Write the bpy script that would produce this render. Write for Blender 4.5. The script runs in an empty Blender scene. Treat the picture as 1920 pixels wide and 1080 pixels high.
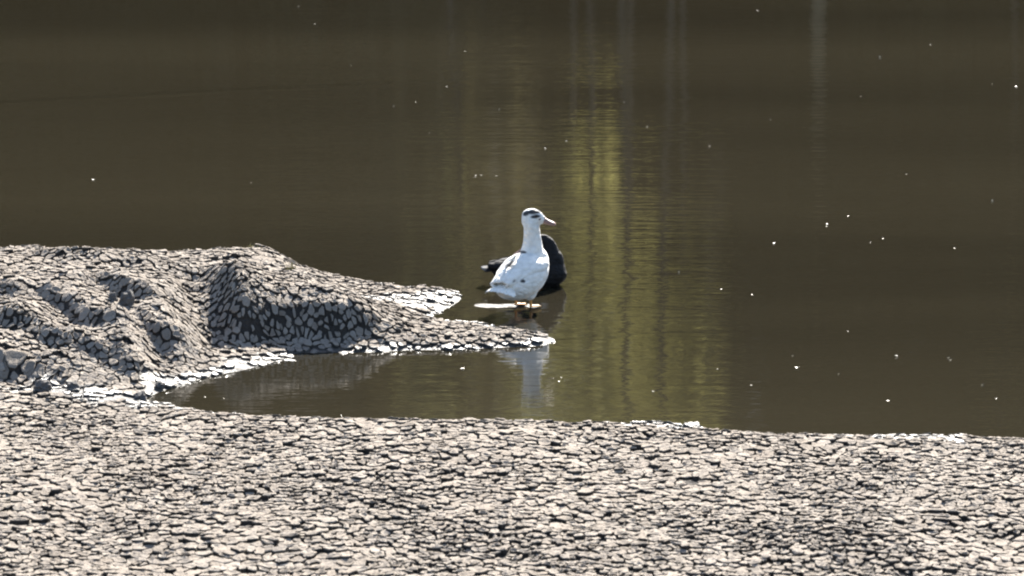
import bpy, bmesh, math, random
import numpy as np
from mathutils import Vector, Matrix, noise

random.seed(7)
rng = np.random.default_rng(7)
scene = bpy.context.scene
col = scene.collection
R = math.radians

# ------------------------------------------------------------------ camera
CAM_Z = 4.8
PITCH = 10.8                      # degrees below the horizon
F_PX = 8250.0                     # focal length in pixels of the 1920 wide photograph
cam_data = bpy.data.cameras.new('camera')
cam = bpy.data.objects.new('camera', cam_data)
col.objects.link(cam)
cam.location = (0, 0, CAM_Z)
cam.rotation_euler = (R(90 - PITCH), 0, 0)
cam_data.sensor_width = 36.0
cam_data.lens = 36.0 * F_PX / 1920.0
cam_data.clip_start = 0.5
cam_data.clip_end = 2000
cam_data.dof.use_dof = True
cam_data.dof.focus_distance = 24.9
cam_data.dof.aperture_fstop = 6.3
scene.camera = cam
scene.cycles.filter_width = 2.1     # soft long-lens picture

# ------------------------------------------------------------------ sky, sun, exposure
SUN_EL, SUN_AZ = 36.0, 14.0        # azimuth clockwise from +Y (straight ahead)
world = bpy.data.worlds.new('World')
scene.world = world
world.use_nodes = True
wn = world.node_tree.nodes
bg = wn['Background']
sky = wn.new('ShaderNodeTexSky')
sky.sky_type = 'NISHITA'
sky.sun_disc = False
sky.sun_elevation = R(SUN_EL)
sky.sun_rotation = R(SUN_AZ)
world.node_tree.links.new(sky.outputs[0], bg.inputs[0])
bg.inputs[1].default_value = 0.075
sun_data = bpy.data.lights.new('sun', 'SUN')
sun_data.energy = 5.0
sun_data.angle = R(0.53)
sun_data.color = (1.0, 0.95, 0.87)
sun = bpy.data.objects.new('sun', sun_data)
col.objects.link(sun)
sd = Vector((math.sin(R(SUN_AZ)) * math.cos(R(SUN_EL)), math.cos(R(SUN_AZ)) * math.cos(R(SUN_EL)), math.sin(R(SUN_EL))))
sun.rotation_euler = sd.to_track_quat('Z', 'Y').to_euler()
sun.location = sd * 60
scene.view_settings.view_transform = 'Standard'
scene.view_settings.look = 'None'
scene.view_settings.gamma = 1.0
scene.view_settings.exposure = 2.1
scene.view_settings.use_curve_mapping = False

# ------------------------------------------------------------------ helpers
def ground_at(px, py, h=0.0):
    """world point at height h seen at photograph pixel (px, py)"""
    a = R(PITCH)
    x = (px - 960) / F_PX
    y = (540 - py) / F_PX
    d = Vector((x, math.cos(a) + y * math.sin(a), -math.sin(a) + y * math.cos(a)))
    t = (h - CAM_Z) / d.z
    return Vector((0, 0, CAM_Z)) + d * t

def to_px(p):
    a = R(PITCH)
    v = Vector(p) - Vector((0, 0, CAM_Z))
    dep = v.y * math.cos(a) - v.z * math.sin(a)
    up = v.y * math.sin(a) + v.z * math.cos(a)
    return 960 + F_PX * v.x / dep, 540 - F_PX * up / dep, dep

def link(name, me, mat=None, parent=None):
    o = bpy.data.objects.new(name, me)
    col.objects.link(o)
    if mat is not None and me is not None:
        me.materials.append(mat)
    if parent is not None:
        o.parent = parent
    return o

def empty(name, loc=(0, 0, 0), rz=0.0):
    o = bpy.data.objects.new(name, None)
    col.objects.link(o)
    o.location = loc
    o.rotation_euler = (0, 0, rz)
    o.empty_display_size = 0.1
    return o

def tag(o, label=None, cat=None, group=None, kind=None):
    if label: o['label'] = label
    if cat: o['category'] = cat
    if group: o['group'] = group
    if kind: o['kind'] = kind
    return o

def mesh(name, verts, faces, smooth=True):
    me = bpy.data.meshes.new(name)
    me.from_pydata([tuple(v) for v in verts], [], [tuple(f) for f in faces])
    me.update()
    if smooth:
        me.polygons.foreach_set('use_smooth', [True] * len(me.polygons))
    return me

def np_mesh(name, V, quads, smooth=True):
    """V (n,3); quads (m,4) int array"""
    me = bpy.data.meshes.new(name)
    n, m = len(V), len(quads)
    me.vertices.add(n)
    me.vertices.foreach_set('co', np.asarray(V, dtype=np.float32).ravel())
    k = quads.shape[1]
    me.loops.add(m * k)
    me.loops.foreach_set('vertex_index', quads.astype(np.int32).ravel())
    me.polygons.add(m)
    me.polygons.foreach_set('loop_start', np.arange(0, m * k, k, dtype=np.int32))
    me.polygons.foreach_set('loop_total', np.full(m, k, dtype=np.int32))
    me.update(calc_edges=True)
    me.polygons.foreach_set('use_smooth', np.full(m, smooth))
    me.validate()
    return me

def set_attr(me, name, values):
    at = me.attributes.new(name, 'FLOAT', 'POINT')
    at.data.foreach_set('value', np.asarray(values, dtype=np.float32))

# vectorised value noise -----------------------------------------------------
_PERM = rng.random((256, 256))
def vnoise(x, y):
    xi = np.floor(x).astype(int); yi = np.floor(y).astype(int)
    fx = x - xi; fy = y - yi
    fx = fx * fx * (3 - 2 * fx); fy = fy * fy * (3 - 2 * fy)
    g = lambda a, b: _PERM[a & 255, b & 255]
    return ((g(xi, yi) * (1 - fx) + g(xi + 1, yi) * fx) * (1 - fy)
            + (g(xi, yi + 1) * (1 - fx) + g(xi + 1, yi + 1) * fx) * fy) * 2 - 1
def fbm(x, y, o=3):
    s = 0; a = 1.0
    for i in range(o):
        s = s + a * vnoise(x * 2 ** i + 17.3 * i, y * 2 ** i + 5.1 * i)
        a *= 0.5
    return s
def smooth01(t):
    t = np.clip(t, 0, 1)
    return t * t * (3 - 2 * t)

# ------------------------------------------------------------------ materials
class Nodes:
    def __init__(self, name):
        self.m = bpy.data.materials.new(name)
        self.m.use_nodes = True
        self.t = self.m.node_tree
        self.n = self.t.nodes
        self.b = self.n['Principled BSDF']
        self.out = self.n['Material Output']
    def add(self, t, **kw):
        x = self.n.new(t)
        for k, v in kw.items():
            setattr(x, k, v)
        return x
    def l(self, a, b):
        self.t.links.new(a, b)
    def ramp(self, src, stops):
        r = self.add('ShaderNodeValToRGB')
        e = r.color_ramp.elements
        while len(e) < len(stops): e.new(0.5)
        for i, (p, c) in enumerate(stops):
            e[i].position = p
            e[i].color = (*c, 1) if len(c) == 3 else c
        self.l(src, r.inputs[0])
        return r.outputs[0]
    def noise(self, vec, scale, detail=4, rough=0.55):
        x = self.add('ShaderNodeTexNoise')
        x.inputs['Scale'].default_value = scale
        x.inputs['Detail'].default_value = detail
        x.inputs['Roughness'].default_value = rough
        if vec is not None: self.l(vec, x.inputs['Vector'])
        return x.outputs['Fac']
    def mix(self, f, a, b, mode='MIX'):
        x = self.add('ShaderNodeMix', data_type='RGBA', blend_type=mode)
        for s, v in ((x.inputs[0], f), (x.inputs[6], a), (x.inputs[7], b)):
            if hasattr(v, 'is_output'): self.l(v, s)
            else: s.default_value = v if not isinstance(v, tuple) else (*v, 1)
        return x.outputs[2]
    def math(self, op, a, b=0.0, c=0.0):
        x = self.add('ShaderNodeMath', operation=op)
        for s, v in zip(x.inputs, (a, b, c)):
            if hasattr(v, 'is_output'): self.l(v, s)
            else: s.default_value = v
        return x.outputs[0]
    def pos(self):
        return self.add('ShaderNodeNewGeometry').outputs['Position']
    def attr(self, name):
        return self.add('ShaderNodeAttribute', attribute_name=name).outputs['Fac']
    def bump(self, h, dist, strength=1.0):
        b = self.add('ShaderNodeBump')
        b.inputs['Distance'].default_value = dist
        b.inputs['Strength'].default_value = strength
        self.l(h, b.inputs['Height'])
        self.l(b.outputs[0], self.b.inputs['Normal'])

def mud_material(name, c1, c2, c3, wet_col, relief=0.012):
    N = Nodes(name)
    p = N.pos()
    tone = N.attr('tone')
    n1 = N.noise(p, 6.0, 5)
    n2 = N.noise(p, 55.0, 4, 0.65)
    mixn = N.math('ADD', N.math('MULTIPLY', n1, 0.35), N.math('ADD', N.math('MULTIPLY', n2, 0.35), N.math('MULTIPLY', tone, 0.3)))
    dry = N.ramp(mixn, [(0.30, c1), (0.5, c2), (0.68, c3)])
    wet = N.attr('wet')
    n3 = N.noise(p, 16.0, 3)
    wet = N.math('MULTIPLY', wet, N.ramp(n3, [(0.36, (0.35,) * 3), (0.46, (1.0,) * 3)]))
    N.l(N.mix(wet, dry, wet_col), N.b.inputs['Base Color'])
    rough = N.math('MULTIPLY_ADD', wet, -0.54, 0.92)
    rough = N.math('ADD', rough, N.math('MULTIPLY', N.math('SUBTRACT', n2, 0.5), 0.12))
    N.l(rough, N.b.inputs['Roughness'])
    N.l(N.math('MULTIPLY_ADD', wet, 0.35, 0.25), N.b.inputs['Specular IOR Level'])
    N.bump(N.math('ADD', n2, N.math('MULTIPLY', N.noise(p, 26.0, 3), 1.2)), relief, 0.9)
    return N.m

MUD_PLATE = mud_material('dry_mud_plate', (0.148, 0.120, 0.094), (0.212, 0.179, 0.146), (0.250, 0.217, 0.182), (0.10, 0.088, 0.073))
MUD_BED = mud_material('damp_mud_crack_shade', (0.030, 0.025, 0.020), (0.044, 0.037, 0.031), (0.062, 0.053, 0.044), (0.06, 0.053, 0.046), 0.032)  # damp mud, darkened further to paint in the shade of the cracks

# ------------------------------------------------------------------ terrain
# shoreline of the near flat, pixel -> world
near_px = [(-900, 735), (-200, 728), (60, 728), (180, 735), (270, 752), (330, 768), (400, 781), (480, 787), (560, 788), (680, 789), (900, 794), (1180, 799),
           (1330, 810), (1500, 821), (1650, 825), (1920, 829), (2600, 840)]
near_w = np.array([[*ground_at(x, y).xy] for x, y in near_px])
def near_shore_y(X):
    return np.interp(X, near_w[:, 0], near_w[:, 1])

# control points of the mud bank: photograph pixel and height above the water
bank_pts = [
    # front toe / waterline
    (290, 742, 0.0), (350, 722, 0.0), (450, 697, 0.0), (560, 675, 0.0), (640, 664, 0.0), (720, 660, 0.0), (850, 657, 0.0), (960, 652, 0.0), (1000, 650, 0.0), (1046, 638, 0.0),
    (1015, 627, 0.0), (960, 616, 0.0), (900, 604, 0.0), (830, 598, 0.0), (808, 592, 0.0), (840, 580, 0.0), (870, 560, 0.0), (850, 546, 0.0), (780, 540, 0.0), (700, 532, 0.005),
    # under water round it
    (350, 745, -0.06), (450, 725, -0.07), (560, 702, -0.07), (640, 688, -0.06), (720, 682, -0.06), (850, 678, -0.06), (1000, 672, -0.06), (1085, 640, -0.06), (1060, 615, -0.05),
    (1000, 598, -0.05), (920, 586, -0.05), (920, 560, -0.06), (900, 535, -0.06), (800, 520, -0.06), (700, 510, -0.08), (620, 490, -0.08), (560, 455, -0.08),
    (450, 760, -0.10), (560, 735, -0.10), (650, 718, -0.10), (720, 716, -0.10), (850, 712, -0.10), (1000, 705, -0.10), (1120, 650, -0.09), (1060, 580, -0.09),
    # low finger
    (1000, 638, 0.022), (940, 634, 0.028), (860, 630, 0.035), (800, 628, 0.045), (760, 640, 0.030), (700, 645, 0.03), (840, 610, 0.02),
    # second lobe
    (830, 560, 0.022), (770, 555, 0.035), (700, 550, 0.06), (790, 575, 0.03),
    # steep shaded face: foot, middle and lip
    (480, 648, 0.045), (560, 644, 0.035), (640, 644, 0.03), (690, 638, 0.04),
    (470, 562, 0.245), (540, 562, 0.235), (610, 570, 0.215), (670, 580, 0.185), (720, 592, 0.12), (750, 605, 0.075),
    # top of the bank
    (640, 540, 0.12), (600, 522, 0.13), (560, 512, 0.15), (520, 495, 0.19), (560, 540, 0.21), (480, 515, 0.26), (460, 475, 0.25), (400, 475, 0.27), (340, 482, 0.28), (250, 478, 0.30),
    (130, 473, 0.32), (0, 477, 0.34), (-150, 477, 0.35), (-400, 477, 0.35), (400, 520, 0.28), (300, 515, 0.30), (180, 515, 0.32), (60, 515, 0.33), (-100, 515, 0.34),
    # hidden back side
    (450, 478, 0.15), (450, 482, 0.03), (450, 475, -0.08), (340, 484, 0.18), (340, 488, 0.06), (340, 482, -0.06), (200, 480, 0.2), (200, 486, 0.07), (200, 482, -0.06),
    (60, 480, 0.21), (60, 487, 0.07), (60, 482, -0.06), (-120, 482, 0.22), (-120, 488, 0.07), (-120, 482, -0.06), (-400, 482, 0.22), (-400, 488, 0.07), (-400, 482, -0.06),
    (450, 440, -0.12), (250, 440, -0.12), (0, 440, -0.12), (-400, 440, -0.12),
    # left front, descending
    (420, 660, 0.06), (360, 680, 0.05), (400, 620, 0.12), (300, 560, 0.26), (300, 610, 0.20), (200, 580, 0.25), (200, 640, 0.18), (100, 560, 0.29), (100, 620, 0.22),
    (0, 560, 0.30), (0, 620, 0.23), (0, 680, 0.14), (100, 680, 0.13), (200, 690, 0.10), (280, 690, 0.07), (250, 722, 0.035), (150, 718, 0.05), (50, 716, 0.06), (-100, 716, 0.07),
    (-150, 620, 0.24), (-400, 620, 0.25), (-400, 710, 0.08), (200, 745, 0.03), (50, 745, 0.035), (-200, 745, 0.04), (-400, 745, 0.04),
]
CP = np.array([[*ground_at(x, y, max(h, 0.0)).xy, h] for x, y, h in bank_pts])
def _U(r2):
    return np.where(r2 > 1e-12, r2 * np.log(r2 + 1e-12), 0.0)
def tps_fit(P, lam):
    n = len(P)
    d2 = ((P[:, None, :2] - P[None, :, :2]) ** 2).sum(-1)
    K = _U(d2) + lam * np.eye(n)
    Q = np.c_[np.ones(n), P[:, :2]]
    A = np.block([[K, Q], [Q.T, np.zeros((3, 3))]])
    return np.linalg.solve(A, np.r_[P[:, 2], 0, 0, 0])
TPS = tps_fit(CP, 0.0006)
def bank_h(X, Y):
    X = np.clip(X, -4.6, 0.7); Y = np.clip(Y, 21.6, 29.5)
    s = TPS[-3] + TPS[-2] * X + TPS[-1] * Y
    for i in range(len(CP)):
        s = s + TPS[i] * _U((X - CP[i, 0]) ** 2 + (Y - CP[i, 1]) ** 2)
    return s

# furrows and clods of the eroded left part: (pixel a, pixel b, height guess, half width, depth)
furrows = [((355, 560), (440, 645), 0.19, 0.085, -0.06), ((225, 640), (300, 715), 0.1, 0.07, 0.045), ((440, 575), (500, 640), 0.14, 0.035, 0.035), ((290, 575), (345, 620), 0.22, 0.04, 0.03)]
FW = [(ground_at(*a, h).xy, ground_at(*b, h).xy, w, d) for a, b, h, w, d in furrows]
# small scarps facing the camera: (pixel a, pixel b, height guess, half drop)
steps = [((-60, 540), (40, 552), 0.30, 0.030), ((85, 558), (185, 592), 0.27, 0.050), ((200, 535), (262, 552), 0.28, 0.050), ((250, 600), (345, 648), 0.19, 0.050), ((15, 610), (115, 632), 0.22, 0.042),
         ((325, 660), (462, 668), 0.08, 0.022), ((-40, 682), (150, 690), 0.14, 0.012), ((395, 548), (476, 642), 0.17, 0.050), ((80, 490), (255, 497), 0.31, 0.022), ((365, 532), (455, 540), 0.27, 0.024), ((200, 655), (262, 700), 0.12, 0.032), ((130, 640), (190, 652), 0.18, 0.025)]
SW = [(ground_at(*a, h).xy, ground_at(*b, h).xy, d) for a, b, h, d in steps]
def step_h(X, Y, a, b, d):
    dx, dy = b.x - a.x, b.y - a.y
    L = math.hypot(dx, dy)
    t = ((X - a.x) * dx + (Y - a.y) * dy) / L
    s = ((X - a.x) * dy - (Y - a.y) * dx) / L + 0.035 * vnoise(X * 7, Y * 7)   # positive towards the camera
    end = np.exp(-(np.maximum(np.maximum(-t, t - L), 0) / 0.07) ** 2)
    return -d * np.tanh(s / 0.028) * np.exp(-(s / 0.17) ** 2) * end

def seg_d(X, Y, a, b):
    dx, dy = b.x - a.x, b.y - a.y
    t = np.clip(((X - a.x) * dx + (Y - a.y) * dy) / (dx * dx + dy * dy), 0, 1)
    return np.hypot(X - a.x - t * dx, Y - a.y - t * dy)

ISLET_A, ISLET_B = ground_at(905, 573).xy, ground_at(998, 572).xy
HUMPS = [(ground_at(1200, 808).xy, ground_at(1250, 808).xy, 0.10, 0.022), (ground_at(1690, 829).xy, ground_at(1780, 831).xy, 0.09, 0.020), (ground_at(120, 748).xy, ground_at(330, 770).xy, 0.10, 0.012)]
def height(X, Y):
    X = np.asarray(X, float); Y = np.asarray(Y, float)
    d = near_shore_y(X) + 0.045 * fbm(X * 2.6, Y * 2.6, 4) - Y            # metres inland
    hb = np.where(d > 0, 0.012 + 0.045 * smooth01(d / 0.35) + 0.012 * d, np.maximum(d * 0.22, -0.35))
    und = smooth01((d - 0.05) / 0.6)
    hb = hb + und * (0.022 * fbm(X * 0.9, Y * 0.9, 3) + 0.012 * fbm(X * 3.1 + 9, Y * 3.1, 2))
    hm = bank_h(X, Y)
    xa, xb = ground_at(425, 600).x, ground_at(735, 600).x
    msk = smooth01((X - xa) / 0.2) * smooth01((xb - X) / 0.2)
    t = np.clip((hm - 0.03) / 0.20, 0, 1)
    hm = hm + msk * 0.20 * (smooth01(smooth01(t) * 0.6 + t * 0.4) - t)
    inside = smooth01((hm - 0.01) / 0.10)
    left = smooth01((-0.95 - X) / 0.5)
    hm = hm + inside * (0.010 * fbm(X * 2.6 + 3, Y * 2.6, 3) + left * 0.020 * fbm(X * 4.2, Y * 4.2 + 7, 3))
    # slanting erosion ridges on the left
    u = X * 0.82 + Y * 0.57
    hm = hm + inside * left * 0.022 * np.abs(vnoise(u * 3.3 + 2, (Y * 0.82 - X * 0.57) * 1.3))
    rel = smooth01((hm - 0.045) / 0.07)
    dh = 0
    for a, b, w, dp in FW:
        s = seg_d(X, Y, a, b)
        dh = dh + dp * np.exp(-(s / w) ** 2)
    for a, b, dp in SW:
        dh = dh + step_h(X, Y, a, b, dp)
    hm = hm + rel * dh
    h = np.where(hm > hb, hm, hb)
    k = 0.03
    bl = np.clip(0.5 + 0.5 * (hm - hb) / k, 0, 1)
    h = hb * (1 - bl) + hm * bl + k * bl * (1 - bl) * 0.5
    for a, b, r_, k_ in HUMPS:
        h = h + k_ * np.exp(-(seg_d(X, Y, a, b) / r_) ** 2)
    s = seg_d(X, Y, ISLET_A, ISLET_B)
    h = np.maximum(h, 0.010 - 0.14 * np.maximum(s - 0.015 - 0.075 * fbm(X * 8, Y * 7, 3), 0) - 0.2 * s * s + 0.004 * vnoise(X * 30, Y * 20))
    return h

# wetness: low ground at the water and a few seeps, where the mud still shines
wet_px = [((90, 742), (340, 772), 0.16), ((330, 770), (420, 782), 0.08), ((770, 575), (855, 556), 0.16), ((690, 574), (790, 580), 0.07), ((1190, 806), (1250, 806), 0.12), ((1690, 828), (1780, 829), 0.09), ((905, 573), (1000, 572), 0.3),
          ((1010, 642), (1046, 638), 0.07), ((340, 726), (560, 677), 0.17), ((560, 674), (700, 660), 0.10), ((700, 659), (1000, 652), 0.10), ((860, 604), (960, 615), 0.05), ((1020, 573), (1030, 565), 0.05)]
WW = [(ground_at(*a, 0.01).xy, ground_at(*b, 0.01).xy, w) for a, b, w in wet_px]
def wetness(X, Y, H):
    X = np.asarray(X, float); Y = np.asarray(Y, float)
    nz = fbm(X * 9, Y * 9, 3) * 0.5
    w = 1 - smooth01((H - 0.008 - 0.006 * nz) / 0.012)
    for a, b, r in WW:
        s = seg_d(X, Y, a, b) / r
        w = np.maximum(w, smooth01((1.25 - s + nz) / 0.5))
    return np.clip(w, 0, 1)

def is_bank(X, Y):
    """True on the bank and finger, False on the near flat"""
    mid = np.interp(X, [-10, ground_at(60, 728).x, ground_at(290, 752).x, 0.3, 10], [ground_at(0, 724).y, ground_at(60, 730).y, ground_at(290, 752).y, ground_at(1000, 720).y, ground_at(1900, 720).y])
    return Y > mid

# fine ground sheets under the plates
STEP = 0.03
gx = np.arange(-8.0, 8.0 + STEP, STEP); gy = np.arange(14.5, 29.5 + STEP, STEP)
GX, GY = np.meshgrid(gx, gy)
GH = height(GX, GY)
for _ in range(2):                                   # weather the sharpest edges of the bank a little
    GH[1:-1, 1:-1] = 0.5 * GH[1:-1, 1:-1] + 0.125 * (GH[:-2, 1:-1] + GH[2:, 1:-1] + GH[1:-1, :-2] + GH[1:-1, 2:])
nx, ny = len(gx), len(gy)
def grid_interp(A, X, Y):
    fx = np.clip((np.asarray(X) - gx[0]) / STEP, 0, nx - 1.001); fy = np.clip((np.asarray(Y) - gy[0]) / STEP, 0, ny - 1.001)
    ix = fx.astype(int); iy = fy.astype(int); tx = fx - ix; ty = fy - iy
    return (A[iy, ix] * (1 - tx) + A[iy, ix + 1] * tx) * (1 - ty) + (A[iy + 1, ix] * (1 - tx) + A[iy + 1, ix + 1] * tx) * ty
GW = wetness(GX, GY, GH)
idx = np.arange(nx * ny).reshape(ny, nx)
Q = np.stack([idx[:-1, :-1], idx[:-1, 1:], idx[1:, 1:], idx[1:, :-1]], -1)
cb = is_bank(GX[:-1, :-1] + STEP / 2, GY[:-1, :-1] + STEP / 2)
shallow = (GH[:-1, :-1] > -0.25)
def ground_sheet(name, mask):
    q = Q[mask]
    used = np.unique(q)
    re = np.zeros(nx * ny, int); re[used] = np.arange(len(used))
    V = np.c_[GX.ravel()[used], GY.ravel()[used], GH.ravel()[used] - 0.004]
    me = np_mesh(name, V, re[q])
    set_attr(me, 'wet', GW.ravel()[used])
    set_attr(me, 'tone', np.clip(0.5 + 0.4 * fbm(V[:, 0] * 7, V[:, 1] * 7, 3), 0, 1))
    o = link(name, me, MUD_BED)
    return tag(o, kind='structure')
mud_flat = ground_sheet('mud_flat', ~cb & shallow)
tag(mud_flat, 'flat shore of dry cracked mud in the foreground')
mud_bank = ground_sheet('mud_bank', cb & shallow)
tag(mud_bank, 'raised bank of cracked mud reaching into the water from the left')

# ------------------------------------------------------------------ mud plates
def scatter(x0, x1, y0, y1, bank, n):
    cell = 0.05
    g = {}
    pts = []
    cand = rng.random((n, 2)) * [x1 - x0, y1 - y0] + [x0, y0]
    hs = grid_interp(GH, cand[:, 0], cand[:, 1])
    bk = is_bank(cand[:, 0], cand[:, 1])
    if bank: rr = np.full(n, 0.037)
    else: rr = np.maximum(0.041 + 0.013 * fbm(cand[:, 0] * 0.8, cand[:, 1] * 0.8, 2), 0.028)
    rr = np.clip(rr * np.exp(rng.normal(0, 0.50, n)), 0.020, 0.11)
    e = 0.04
    sl = ((grid_interp(GH, cand[:, 0] + e, cand[:, 1]) - grid_interp(GH, cand[:, 0] - e, cand[:, 1])) ** 2 + (grid_interp(GH, cand[:, 0], cand[:, 1] + e) - grid_interp(GH, cand[:, 0], cand[:, 1] - e)) ** 2) / (4 * e * e)
    rr = rr * (1 + sl) ** -0.4
    ok = (hs > -0.02) & (bk == bank)
    for (x, y), r in zip(cand[ok], rr[ok]):
        i, j = int(x / cell), int(y / cell)
        k = 2
        # neighbours within two cells
        bad = False
        for a in range(i - k, i + k + 1):
            for b in range(j - k, j + k + 1):
                for (u, v, q) in g.get((a, b), ()):
                    m = 0.5 * (r + q)
                    if (u - x) ** 2 + (v - y) ** 2 < m * m:
                        bad = True; break
                if bad: break
            if bad: break
        if not bad:
            g.setdefault((i, j), []).append((x, y, r))
            pts.append((x, y, r))
    return pts, g, cell

def clip(poly, nx_, ny_, d):
    out = []
    m = len(poly)
    for i in range(m):
        ax, ay = poly[i]; bx, by = poly[(i + 1) % m]
        da = ax * nx_ + ay * ny_ - d; db = bx * nx_ + by * ny_ - d
        if da <= 0: out.append((ax, ay))
        if (da < 0 < db) or (db < 0 < da):
            t = da / (da - db)
            out.append((ax + (bx - ax) * t, ay + (by - ay) * t))
    return out

def open_at(x, y):
    return noise.noise(Vector((x * 1.7, y * 1.1, 3.3)))

def plates(pts, g, cell, gap0, gap1):
    res = []
    for (x, y, r) in pts:
        i, j = int(x / cell), int(y / cell)
        nb = []
        for a in range(i - 3, i + 4):
            for b in range(j - 3, j + 4):
                for (u, v, q) in g.get((a, b), ()):
                    dd = (u - x) ** 2 + (v - y) ** 2
                    if 1e-9 < dd < 0.03: nb.append((dd, u - x, v - y, u, v))
        nb.sort()
        L = 0.065
        poly = [(-L, -L), (L, -L), (L, L), (-L, L)]
        for dd, dx, dy, u0, v0 in nb[:14]:
            D = math.sqrt(dd)
            key = math.sin((x + u0) * 91.7 + (y + v0) * 47.3) * 43758.5453
            f = key - math.floor(key)
            f = f + 0.5 * float(open_at(x, y))
            gp = gap0 + (gap1 - gap0) * (0.02 if f < 0.42 else (0.12 + 0.4 * (f - 0.42) / 0.38 if f < 0.80 else min(1.2, 0.55 + 2.2 * (f - 0.80))))
            poly = clip(poly, dx / D, dy / D, D / 2 - gp / 2)
            if len(poly) < 3: break
        if len(poly) < 3: continue
        # corner rounding: one pass of Chaikin
        ch = []
        m = len(poly)
        for k in range(m):
            ax, ay = poly[k]; bx, by = poly[(k + 1) % m]
            t = 0.22
            ch.append((ax + (bx - ax) * t, ay + (by - ay) * t))
            ch.append((ax + (bx - ax) * (1 - t), ay + (by - ay) * (1 - t)))
        # drop very short edges
        q = []
        for c in ch:
            if not q or math.hypot(c[0] - q[-1][0], c[1] - q[-1][1]) > 0.005: q.append(c)
        if len(q) < 5: continue
        q = [(c[0] + random.gauss(0, 0.0016), c[1] + random.gauss(0, 0.0016)) for c in q]
        area = 0.5 * abs(sum(q[k][0] * q[(k + 1) % len(q)][1] - q[(k + 1) % len(q)][0] * q[k][1] for k in range(len(q))))
        if area < 0.00018: continue
        res.append((x, y, q, area))
    return res

RINGS = [(0.90, -0.05), (0.995, -0.004), (0.97, 0.0), (0.80, 0.0010), (0.42, 0.0)]
def plate_geo(x, y, q, hc, gxv, gyv, thick, tilt, curl):
    n = len(q)
    P = np.array(q)
    tx, ty = random.gauss(0, tilt), random.gauss(0, tilt)
    dz = random.gauss(0, 0.0040)
    gm = math.hypot(gxv, gyv); lim = 0.45 if hc < 0.03 else 1.2
    if gm > lim: gxv *= lim / gm; gyv *= lim / gm
    V = np.empty((len(RINGS) * n + 1, 3))
    jit = rng.normal(0, 0.0016, n)
    for k, (s, z) in enumerate(RINGS):
        pts = P * s
        zz = pts[:, 0] * gxv + pts[:, 1] * gyv + (hc + z)
        if z > -0.02:
            zz = zz + thick + dz + jit + curl * max(s - 0.45, 0) * 1.8 + pts[:, 0] * tx + pts[:, 1] * ty
        V[k * n:(k + 1) * n, :2] = pts + (x, y); V[k * n:(k + 1) * n, 2] = zz
    V[-1] = (x, y, hc + thick + dz)
    F = []
    for k in range(len(RINGS) - 1):
        for i in range(n):
            j = (i + 1) % n
            F.append((k * n + i, k * n + j, (k + 1) * n + j, (k + 1) * n + i))
    b = (len(RINGS) - 1) * n
    for i in range(n):
        F.append((b + i, b + (i + 1) % n, len(V) - 1))
    return V, F, n

def orient(q):
    a = sum(q[k][0] * q[(k + 1) % len(q)][1] - q[(k + 1) % len(q)][0] * q[k][1] for k in range(len(q)))
    return q if a > 0 else q[::-1]

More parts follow.
